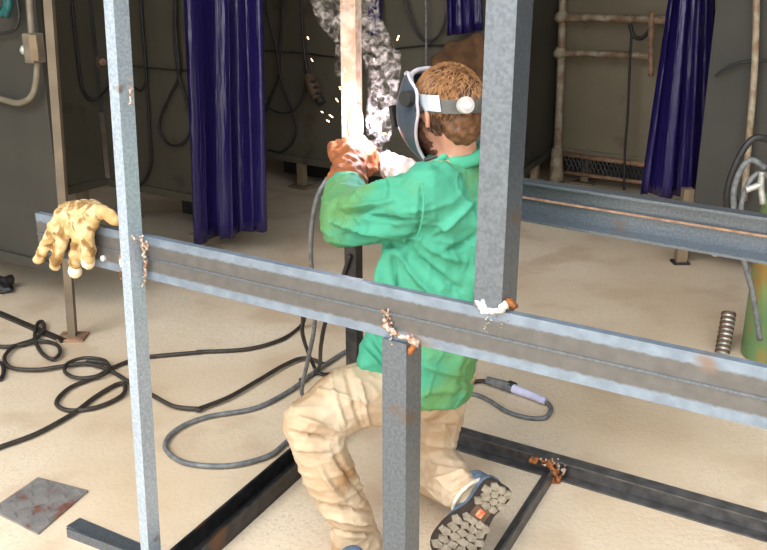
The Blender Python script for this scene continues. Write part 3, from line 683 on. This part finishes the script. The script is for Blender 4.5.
# helmet: thing worn by the person
hm = link('welding_helmet', hullmesh([[(h(.0, .105, .01), .012)]]), 'dark_metal', pe, None)
NU, NV = 48, 26
def shell(sc):
    rows = []
    for j in range(NV+1):
        w = j/NV; z = .105-.25*w
        bulge = max(0, math.sin(math.pi*min(1, w*.86+.06)))**.9
        amax = R(84)*(1-.42*max(0, (w-.4)/.6)**1.2)*(1-.3*max(0, (.15-w)/.15))
        row = []
        for i in range(NU+1):
            a = -amax+2*amax*i/NU
            rx = (.092+.088*bulge)*sc; ry = (.088+.03*bulge)*sc*(1-.3*max(0, (w-.5)*2)**2)
            row.append(h(rx*math.cos(a)-.012-(.03*w), ry*math.sin(a), z+.0))
        rows.append(row)
    return rows
bm = bmesh.new(); A_ = [[bm.verts.new(p) for p in r] for r in shell(1.0)]; B_ = [[bm.verts.new(p) for p in r] for r in shell(.965)]
for j in range(NV):
    for i in range(NU):
        bm.faces.new((A_[j][i], A_[j][i+1], A_[j+1][i+1], A_[j+1][i])); bm.faces.new((B_[j][i+1], B_[j][i], B_[j+1][i], B_[j+1][i+1]))
for i in range(NU):
    bm.faces.new((A_[0][i+1], A_[0][i], B_[0][i], B_[0][i+1])); bm.faces.new((A_[NV][i], A_[NV][i+1], B_[NV][i+1], B_[NV][i]))
for j in range(NV):
    bm.faces.new((A_[j][0], A_[j+1][0], B_[j+1][0], B_[j][0])); bm.faces.new((A_[j+1][NU], A_[j][NU], B_[j][NU], B_[j+1][NU]))
link('shell', tomesh(bm), 'helmet', hm, None, smooth=True)
sh = shell(.985)
edge = [sh[0][i] for i in range(0, NU+1, 4)] + [sh[j][NU] for j in range(2, NV, 3)] + [sh[NV][i] for i in range(NU, -1, -4)] + [sh[j][0] for j in range(NV-2, 0, -3)] + [sh[0][0]]
link('rim', tube(edge, .0042, seg=8, sub=4), 'helmet_rim', hm, None, smooth=True)  # pale pinkish rim colour stands in for rim light from the arc
M_ = hq.to_4x4()
bm = bmesh.new(); boxbm(bm, (0, 0, 0), (.012, .09, .06), bev=.004); Mw = M_.copy(); Mw.translation = h(.163, 0, -.0); link('lens_window', tomesh(bm), 'dark_metal', hm, Mw)
def ring(rx, ry, z, a0_, a1_, hgt, tilt=0, th=.004, n_=40):
    bm = bmesh.new(); pr = None
    for i in range(n_+1):
        a = R(a0_+(a1_-a0_)*i/n_); zz = z+tilt*math.cos(a)
        q_ = [bm.verts.new(h((rx+s_*th)*math.cos(a)-.01, (ry+s_*th)*math.sin(a), zz+u_*hgt/2)) for s_, u_ in ((0, -1), (1, -1), (1, 1), (0, 1))]
        if pr:
            for k in range(4): bm.faces.new((pr[k], pr[(k+1) % 4], q_[(k+1) % 4], q_[k]))
        else: bm.faces.new(q_)
        pr = q_
    bm.faces.new(pr[::-1]); return tomesh(bm)
link('headband', ring(.1, .088, .018, 40, 320, .034, tilt=.02), 'band', hm, None, smooth=False)
link('band_plate', ring(.105, .094, .026, 84, 116, .04, tilt=.02), 'silver', hm, None)
kn = h(-.103, .048, .004)
kd = (kn-hd).normalized()
link('adjusting_knob', tube([kn-kd*.004, kn+kd*.012], .021, seg=24), 'knob', hm, None)
link('knob_cap', tube([kn+kd*.012, kn+kd*.015], .012, seg=16), 'helmet_rim', hm, None)
link('top_strap', tube([h(.0, .09, .03), h(.03, .085, .07), h(.06, .05, .1), h(.07, 0, .11), h(.06, -.05, .1), h(.0, -.09, .03)], .007, seg=8), 'helmet_rim', hm, None, smooth=True)
for s_ in (1, -1):
    link('pivot_knob', tube([h(.02, .104*s_, .04), h(.02, .13*s_, .042)], .02, seg=18), 'dark_metal', hm, None)
# jacket
jg = [
 [K(457, 166, 2.44, (.07, .07, .03)), K(426, 190, 2.33, .072), K(480, 196, 2.53, .08), K(450, 215, 2.42, (.135, .13, .06))],
 [K(450, 205, 2.42, (.14, .125, .06)), K(441, 262, 2.42, (.15, .135, .05))],
 [K(441, 262, 2.42, (.148, .135, .05)), K(432, 315, 2.41, (.158, .14, .04))],
 [K(432, 315, 2.41, (.158, .14, .04)), K(421, 372, 2.40, (.148, .15, .03))],
 [K(400, 252, 2.37, .05), K(393, 300, 2.36, .06), K(430, 280, 2.42, .1)], [K(393, 300, 2.36, .058), K(386, 340, 2.36, .055), K(420, 330, 2.41, .1)],
 [K(385, 330, 2.38, .05), K(365, 362, 2.3, .028), K(380, 372, 2.3, .03), K(420, 372, 2.35, .06)],
 [K(442, 386, 2.44, (.092, .15, .024)), K(438, 350, 2.42, (.105, .145, .03)), K(405, 384, 2.38, (.08, .14, .02))],
 # left arm
 [K(424, 198, 2.33, .078), K(385, 212, 2.39, .083)], [K(385, 212, 2.39, .083), K(350, 218, 2.46, .08)],
 [K(350, 218, 2.46, .08), K(345, 205, 2.56, .07), K(342, 228, 2.46, .06)], [K(345, 205, 2.56, .07), K(346, 192, 2.66, .066)],
 # right arm
 [K(484, 196, 2.56, .075), K(440, 222, 2.7, .065)], [K(440, 222, 2.7, .065), K(412, 190, 2.78, .055)],
]
def fl(u0, v0, Y0, u1, v1, Y1, am, w): return (u0, v0, u1, v1, am*2.3, w*380*.62)
folds = [
 fl(330, 222, 2.38, 420, 238, 2.3, .009, .010), fl(338, 208, 2.37, 395, 200, 2.3, .008, .010), fl(345, 235, 2.4, 400, 246, 2.32, -.010, .010),
 fl(360, 190, 2.36, 400, 178, 2.32, .008, .01), fl(335, 200, 2.45, 330, 232, 2.4, -.008, .009), fl(352, 196, 2.42, 345, 226, 2.38, .007, .009),
 fl(365, 215, 2.3, 415, 222, 2.25, -.009, .009), fl(372, 228, 2.3, 418, 232, 2.25, .007, .009), fl(345, 215, 2.36, 375, 206, 2.3, -.008, .008),
 fl(422, 185, 2.25, 418, 236, 2.24, -.008, .005), fl(430, 235, 2.25, 470, 205, 2.28, .007, .014), fl(425, 245, 2.26, 465, 262, 2.28, .008, .014),
 fl(400, 255, 2.3, 440, 300, 2.27, .010, .013), fl(392, 258, 2.3, 405, 310, 2.27, -.010, .012), fl(380, 260, 2.32, 385, 315, 2.3, .010, .010),
 fl(412, 252, 2.28, 460, 290, 2.27, -.009, .013), fl(430, 160, 2.36, 460, 175, 2.3, .006, .010), fl(372, 262, 2.35, 372, 320, 2.32, -.008, .009),
 fl(440, 255, 2.28, 478, 235, 2.3, -.007, .014), fl(430, 345, 2.27, 470, 352, 2.3, -.007, .012), fl(425, 365, 2.26, 465, 375, 2.3, .007, .012),
 fl(362, 345, 2.3, 385, 372, 2.28, .007, .01), fl(372, 338, 2.3, 395, 362, 2.28, -.007, .01)]
blob('jacket', jg, 'jacket', pe, voxel=.0055, smooth=5, folds=folds, nz=(.006, 14), wr=((.006, 6, 6, 15), (.004, 16, 16, 9)))
# collar
def ringtube(c, rx, ry, rz, r, tilt, m, name, par):
    pts = [c+V((rx*math.cos(a)*math.cos(rz)-ry*math.sin(a)*math.sin(rz), rx*math.cos(a)*math.sin(rz)+ry*math.sin(a)*math.cos(rz), tilt*math.cos(a-.6))) for a in [6.2832*k/14 for k in range(15)]]
    return pts
cc = P(456, 156, Y=2.44)
cp = ringtube(cc, .07, .066, 0, .018, .014, None, None, None)
blob('collar', [[(cp[i], (.014, .014, .02)), (cp[i+1], (.014, .014, .02))] for i in range(14)] + [[(P(432, 165, Y=2.37), .010), (P(444, 156, Y=2.37), .011)], [(P(432, 165, Y=2.37), .010), (P(420, 171, Y=2.38), .008)]], 'jacket_fold', pe, voxel=.006, smooth=3, nz=(.004, 30))
link('collar_snap', tube([P(424, 160, Y=2.285), P(431, 158, Y=2.285), P(437, 156, Y=2.285)], .005), 'rubber_black', pe, None, smooth=True)
# sleeve cuff threads / seam
link('sleeve_seam', tube([P(u, v, Y=y) for u, v, y in ((421, 182, 2.26), (424, 200, 2.245), (422, 220, 2.24), (417, 238, 2.25))], .0018, seg=6), 'jacket_fold', pe, None, smooth=True)
# trousers
tg = [
 [K(430, 368, 2.42, (.14, .13, .06)), K(418, 385, 2.38, .1), K(440, 392, 2.45, .08)],
 [K(415, 388, 2.37, .1), K(350, 398, 2.27, .094)], [K(350, 398, 2.27, .094), K(308, 424, 2.2, .072)],
 [K(310, 424, 2.2, .074), K(328, 470, 2.19, .074)], [K(328, 470, 2.19, .072), K(352, 520, 2.2, .068)], [K(352, 520, 2.2, .068), K(360, 562, 2.2, .076)],
 [K(438, 400, 2.45, .088), K(430, 440, 2.5, .084)], [K(430, 440, 2.5, .08), K(424, 462, 2.56, .075)], [K(424, 462, 2.56, .072), K(436, 470, 2.46, .085)],
 [K(436, 470, 2.46, .086), K(458, 487, 2.33, .066)], [K(458, 487, 2.33, .066), K(466, 493, 2.28, .06)],
]
tf = [fl(330, 375, 2.2, 345, 425, 2.16, .006, .007), fl(345, 368, 2.2, 362, 428, 2.16, -.007, .008), fl(318, 388, 2.15, 380, 405, 2.18, .006, .008),
 fl(290, 432, 2.12, 335, 438, 2.1, -.010, .009), fl(292, 445, 2.12, 330, 450, 2.1, .008, .009), fl(300, 418, 2.12, 345, 430, 2.12, .008, .008), fl(320, 470, 2.1, 345, 500, 2.1, .007, .010),
 fl(335, 455, 2.1, 370, 500, 2.12, -.006, .010), fl(322, 505, 2.12, 375, 512, 2.12, -.009, .008), fl(325, 515, 2.12, 378, 525, 2.12, .008, .008), fl(330, 530, 2.12, 380, 535, 2.12, -.007, .007),
 fl(420, 425, 2.4, 460, 428, 2.4, -.007, .009), fl(420, 440, 2.4, 462, 446, 2.4, .007, .010), fl(425, 458, 2.38, 470, 462, 2.36, -.006, .010), fl(430, 480, 2.35, 465, 470, 2.3, .007, .009),
 fl(440, 495, 2.3, 475, 475, 2.25, -.006, .008), fl(448, 505, 2.28, 482, 478, 2.22, .006, .006), fl(360, 380, 2.2, 372, 435, 2.18, .005, .006)]
blob('trousers', tg, 'trousers', pe, voxel=.0055, smooth=4, folds=tf, nz=(.007, 12), wr=((.0045, 6, 6, 16), (.003, 14, 14, 26)))
# thigh pocket patch on the left leg
def on_surf_patch(name, pix, Y, d, m):
    return sheetbox(name, [P(u, v, Y=y) for (u, v), y in zip(pix, Y)], V((0, .008, 0)), m, pe)
# hems
def hemring(c0, ax, r, rt, m='hem'):
    ax = ax.normalized(); n1 = ax.orthogonal().normalized(); n2 = ax.cross(n1)
    return link('trouser_hem', tube([c0+(n1*math.cos(a)+n2*math.sin(a))*r*(1+.05*math.sin(3*a)) for a in [6.2832*k/16 for k in range(17)]], rt, seg=8, sub=3), m, pe, None, smooth=True)
axr = P(484, 512, Y=2.22)-P(458, 484, Y=2.30)
hemring(P(470, 496, Y=2.262), axr, .064, .006)
# boots
def boot(heel, T, N, Lg, ws=1.0):
    """heel = centre of the sole's back end, T = toe direction, N = direction the sole faces"""
    T = T.normalized(); N = (N-T*N.dot(T)).normalized(); X = T.cross(N)
    def q(t, w, d): return heel+T*(t*Lg)+X*(w*ws)-N*d
    bt = link('boot', hullmesh([[(q(.5, 0, .05), .02)]]), 'boot', pe, None)
    blob('boot_upper', [[(q(.14, 0, .05), (.032)), (q(.22, 0, .12), .038)], [(q(.13, 0, .05), .036), (q(.5, 0, .055), .04)], [(q(.5, 0, .05), .042), (q(.84, 0, .045), .036)],
        [(q(.22, 0, .115), .038), (q(.5, 0, .06), .035)], [(q(.84, .02, .042), .028), (q(.84, -.02, .042), .028), (q(.5, .012, .042), .032), (q(.5, -.012, .042), .032)]], 'boot', bt, voxel=.006, smooth=3)
    # sole outline
    out = []
    for t in [i/24 for i in range(25)]:
        w = .034+.018*max(0, min(1, (t-.3)/.35)); w -= .006*math.exp(-((t-.38)/.12)**2)
        if t < .1: w *= math.sqrt(max(.05, 1-((.1-t)/.1)**2*.55))
        if t > .78: w *= math.sqrt(max(.08, 1-((t-.78)/.24)**2))
        out.append((t, w))
    ol = [(t, w) for t, w in out]+[(t, -w) for t, w in reversed(out)]
    def plate(d0, d1, pr, m, name):
        bm = bmesh.new(); a = [bm.verts.new(q(t, w, d0)) for t, w in pr]; b_ = [bm.verts.new(q(t, w, d1)) for t, w in pr]; k = len(pr)
        bm.faces.new(a); bm.faces.new(b_[::-1])
        for i in range(k): bm.faces.new((a[i], a[(i+1) % k], b_[(i+1) % k], b_[i]))
        return link(name, tomesh(bm), m, bt, None)
    bm = bmesh.new(); rn = random.Random(11)
    a = [bm.verts.new(q(t, w, .004)) for t, w in ol]; b_ = [bm.verts.new(q(t, w, .022)) for t, w in ol]; k = len(ol)
    bm.faces.new(a); bm.faces.new(b_[::-1])
    for i in range(k): bm.faces.new((a[i], a[(i+1) % k], b_[(i+1) % k], b_[i]))
    n0 = len(bm.faces)
    def half(t):
        return min(out, key=lambda s: abs(s[0]-t))[1]
    def block(t, w, a_, b_, ang):
        vs = []
        k = rn.choice((4, 5, 5)); off = rn.uniform(0, 1)
        rad = [(math.cos(6.283*(i+off)/k)*a_*rn.uniform(.85, 1.15), math.sin(6.283*(i+off)/k)*b_*rn.uniform(.9, 1.25)) for i in range(k)]
        c_, s_ = math.cos(ang), math.sin(ang)
        f0 = [bm.verts.new(q(t+(x*c_-y*s_)/Lg, w+x*s_+y*c_, -.004)) for x, y in rad]; f1 = [bm.verts.new(q(t+(x*c_-y*s_)*1.08/Lg, w+(x*s_+y*c_)*1.08, .006)) for x, y in rad]
        bm.faces.new(f0); bm.faces.new(f1[::-1])
        for i in range(k): bm.faces.new((f0[i], f0[(i+1) % k], f1[(i+1) % k], f1[i]))
    ts = [.05, .12, .19, .26] + [.47, .55, .63, .71, .79, .87, .95]
    for i, t in enumerate(ts):
        hw = half(t)-.004; nn = 3 if t < .3 else 4
        for j in range(nn):
            w = -hw+hw*2*(j+.5)/nn+(.004 if i % 2 else -.004)
            block(t, w, .0124, hw/nn*1.1, rn.uniform(-.5, .5))
    bm.faces.ensure_lookup_table()
    for i, f in enumerate(bm.faces): f.material_index = 0 if i < n0 else 1
    link('outsole', tomesh(bm), ['sole_dark', 'lug'], bt, None)
    em = M4 = Matrix((T, X, N)).transposed().to_4x4(); em.translation = q(.37, 0, .003)
    bm = bmesh.new(); boxbm(bm, (0, 0, 0), (.024, .022, .006), bev=.002); link('sole_emblem', tomesh(bm), 'emblem', bt, em)
    bm = bmesh.new(); boxbm(bm, (0, 0, 0), (.048, .052, .004), bev=.001); em2 = em.copy(); em2.translation = q(.37, 0, .0045); link('arch_plate', tomesh(bm), 'holder', bt, em2)
    return bt
heel = P(503, 486, Y=2.2); toe = P(443, 562, z=.03)
boot(heel, toe-heel, V((.42, -.85, .35)), (toe-heel).length*1.0, ws=1.35)
lh = ground(374, 592, .006)
boot(lh, V((-.8, -.35, 0)), V((0, 0, -1)), .27)
# ---- gloves worn
GY = 2.76
def C3(u, v, Y, r): return (P(u, v, Y=Y), r)
lg = [[C3(347, 184, 2.70, .064), C3(349, 172, 2.76, .056)], [C3(349, 172, 2.76, .052), C3(352, 158, 2.82, .048)],
      [C3(340, 158, 2.82, .03), C3(363, 158, 2.84, .032), C3(350, 168, 2.79, .04)]]
for (u, v, y, u1, v1, y1, u2, v2, y2) in ((336, 156, 2.83, 333, 148, 2.88, 342, 144, 2.93), (345, 150, 2.84, 346, 142, 2.89, 352, 143, 2.94), (356, 149, 2.85, 358, 141, 2.9, 364, 144, 2.95), (367, 154, 2.85, 371, 148, 2.9, 372, 152, 2.95)):
    lg += [[C3(u, v, y, .022), C3(u1, v1, y1, .02)], [C3(u1, v1, y1, .02), C3(u2, v2, y2, .018)]]
lg += [[C3(362, 172, 2.78, .024), C3(373, 168, 2.83, .02)], [C3(373, 168, 2.83, .02), C3(374, 160, 2.88, .017)]]
blob('glove', lg, 'leather', pe, voxel=.006, smooth=3, nz=(.008, 45))
rg = [[C3(412, 180, 2.78, .05), C3(404, 172, 2.8, .05)], [C3(404, 172, 2.8, .05), C3(392, 166, 2.83, .038)]]
for dv, dy in ((-5, 0), (0, .02), (5, .03), (9, .03)):
    rg += [[C3(392, 164+dv*.8, 2.84+dy, .016), C3(384, 162+dv, 2.86+dy, .016)], [C3(384, 162+dv, 2.86+dy, .016), C3(386, 166+dv, 2.9+dy, .014)]]
rg += [[C3(396, 160, 2.8, .017), C3(388, 155, 2.84, .014)]]
b = blob('glove', rg, 'leather_arc_lit', pe, voxel=.006, smooth=3, nz=(.005, 45)); b['label'] = 'right glove coloured pale for the arc light'
# electrode holder in right hand and rod
t = empty('electrode_holder', P(384, 158, Y=2.86), 'electrode holder gripped in the pale right glove with a rod touching the post', 'electrode holder')
link('handle', tube([P(394, 168, Y=2.85), P(384, 158, Y=2.88)], .014), 'dark_metal', t, None, smooth=True)
link('electrode', tube([P(384, 158, Y=2.88), P(364, 142, Y=2.93)], .0035), 'electrode', t, None, smooth=True)
# weld glow: molten puddle, added ellipsoid for the overexposed arc glare, sparks
jp = P(362, 139, Y=2.925)
bm = bmesh.new(); ico(bm, jp, .012); link('molten_puddle', tomesh(bm), 'arc', fr, None, smooth=True)
bp = P(356, 126, Y=2.95)
bm = bmesh.new(); ico(bm, bp, (.024, .012, .075)); link('arc_glare_patch', tomesh(bm), 'arc_glare', fr, None)
rnd = random.Random(21)
base = None
for (u, v) in ((331, 116), (328, 121), (337, 100), (322, 112), (308, 38), (312, 60), (398, 38), (376, 128), (381, 122), (340, 88), (384, 134), (345, 70), (374, 60)):
    p = P(u, v, Y=2.9+rnd.uniform(-.1, .15)); d = (p-jp).normalized()*rnd.uniform(.004, .01)
    tag(link('spark', tube([p-d, p+d], rnd.uniform(0.001, .0019), seg=6), 'spark', None, None), 'small glowing spark flying off the weld around the post', 'spark', 'sparks around the weld')
# ================================================================= SMOKE
def smoke(name, groups, dens, sc, label, thr, col=(1, .9, .78)):
    me = hullmesh(groups)
    m = bpy.data.materials.new(name); m.use_nodes = True; n = m.node_tree.nodes; L = m.node_tree.links
    n.remove(n['Principled BSDF']); v = n.new('ShaderNodeVolumePrincipled'); v.inputs['Color'].default_value = (*col, 1); v.inputs['Anisotropy'].default_value = .1
    tc = n.new('ShaderNodeTexCoord'); nz_ = n.new('ShaderNodeTexNoise'); nz_.inputs['Scale'].default_value = sc; nz_.inputs['Detail'].default_value = 5; nz_.inputs['Distortion'].default_value = 1.2
    L.new(tc.outputs['Object'], nz_.inputs['Vector']); mr = n.new('ShaderNodeMapRange'); mr.inputs[1].default_value = thr; mr.inputs[2].default_value = thr+.18; mr.inputs[4].default_value = dens
    L.new(nz_.outputs['Fac'], mr.inputs[0]); L.new(mr.outputs[0], v.inputs['Density']); L.new(v.outputs[0], n['Material Output'].inputs['Volume'])
    MATS[name] = m
    o = bpy.data.objects.new('tmp', me); C.objects.link(o); a = o.modifiers.new('r', 'REMESH'); a.mode = 'VOXEL'; a.voxel_size = .012
    a = o.modifiers.new('s', 'SMOOTH'); a.iterations = 3
    dg = bpy.context.evaluated_depsgraph_get(); m2 = bpy.data.meshes.new_from_object(o.evaluated_get(dg), depsgraph=dg); bpy.data.objects.remove(o)
    ob = link(name, m2, name, None, None, smooth=True); tag(ob, label, 'smoke', kind='stuff'); return ob
SY = 2.9
smoke('smoke_plume', [[(P(u, v, Y=SY), r), (P(u1, v1, Y=SY), r1)] for u, v, r, u1, v1, r1 in ((378, 150, .03, 380, 120, .05), (380, 120, .05, 383, 90, .05), (383, 90, .05, 384, 62, .06), (384, 62, .06, 372, 36, .05), (372, 36, .05, 366, 10, .04), (366, 10, .04, 362, -40, .06))],
      55, 38, 'curling pale smoke rising from the weld right of the arc-lit post', .55)
smoke('smoke_wisp', [[(P(345, 40, Y=SY), .03), (P(335, 15, Y=SY), .06)], [(P(335, 15, Y=SY), .06), (P(325, -30, Y=SY), .08)], [(P(345, 40, Y=SY), .03), (P(338, 75, Y=SY), .02)]],
      34, 30, 'thin pale smoke drifting off the upper left of the arc-lit post', .54)

# ================================================================= LIGHT
w = bpy.data.worlds.new('world'); S.world = w; w.use_nodes = True; n = w.node_tree.nodes; L = w.node_tree.links
bg = n['Background']; tc = n.new('ShaderNodeTexCoord'); sp = n.new('ShaderNodeSeparateXYZ'); L.new(tc.outputs['Generated'], sp.inputs[0])
mr = n.new('ShaderNodeMapRange'); mr.inputs[1].default_value = -.1; mr.inputs[2].default_value = .35; L.new(sp.outputs[2], mr.inputs[0])
mx = n.new('ShaderNodeMix'); mx.data_type = 'RGBA'; L.new(mr.outputs[0], mx.inputs[0]); mx.inputs[6].default_value = (1.0, .93, .85, 1); mx.inputs[7].default_value = (.78, .9, 1.0, 1)
L.new(mx.outputs[2], bg.inputs[0]); bg.inputs[1].default_value = 3.9
def light(name, typ, loc, e, col, **k):
    d = bpy.data.lights.new(name, typ); d.energy = e; d.color = col
    for a, v in k.items(): setattr(d, a, v)
    o = bpy.data.objects.new(name, d); C.objects.link(o); o.location = loc; return o
s_ = light('sun', 'SUN', (0, -4, 6), 2.6, (1, .97, .92), angle=R(40)); s_.rotation_euler = (R(42), 0, R(-42))
light('arc_light', 'POINT', P(367, 130, Y=2.86), 7, (.82, .78, 1.0), shadow_soft_size=.012)
for x in (-2.2, 2.2):
    a = light('overhead_fill', 'AREA', (x, 3.2, 4.3), 10, (1, .93, .82), shape='RECTANGLE', size=.4, size_y=1.4)  # unseen lamps added overhead as dim warm fill
S.view_settings.view_transform = 'Standard'; S.view_settings.look = 'None'; S.view_settings.gamma = 1; S.view_settings.exposure = -.02
S.view_settings.use_curve_mapping = False
S.cycles.volume_step_rate = 1; S.cycles.volume_bounces = 1
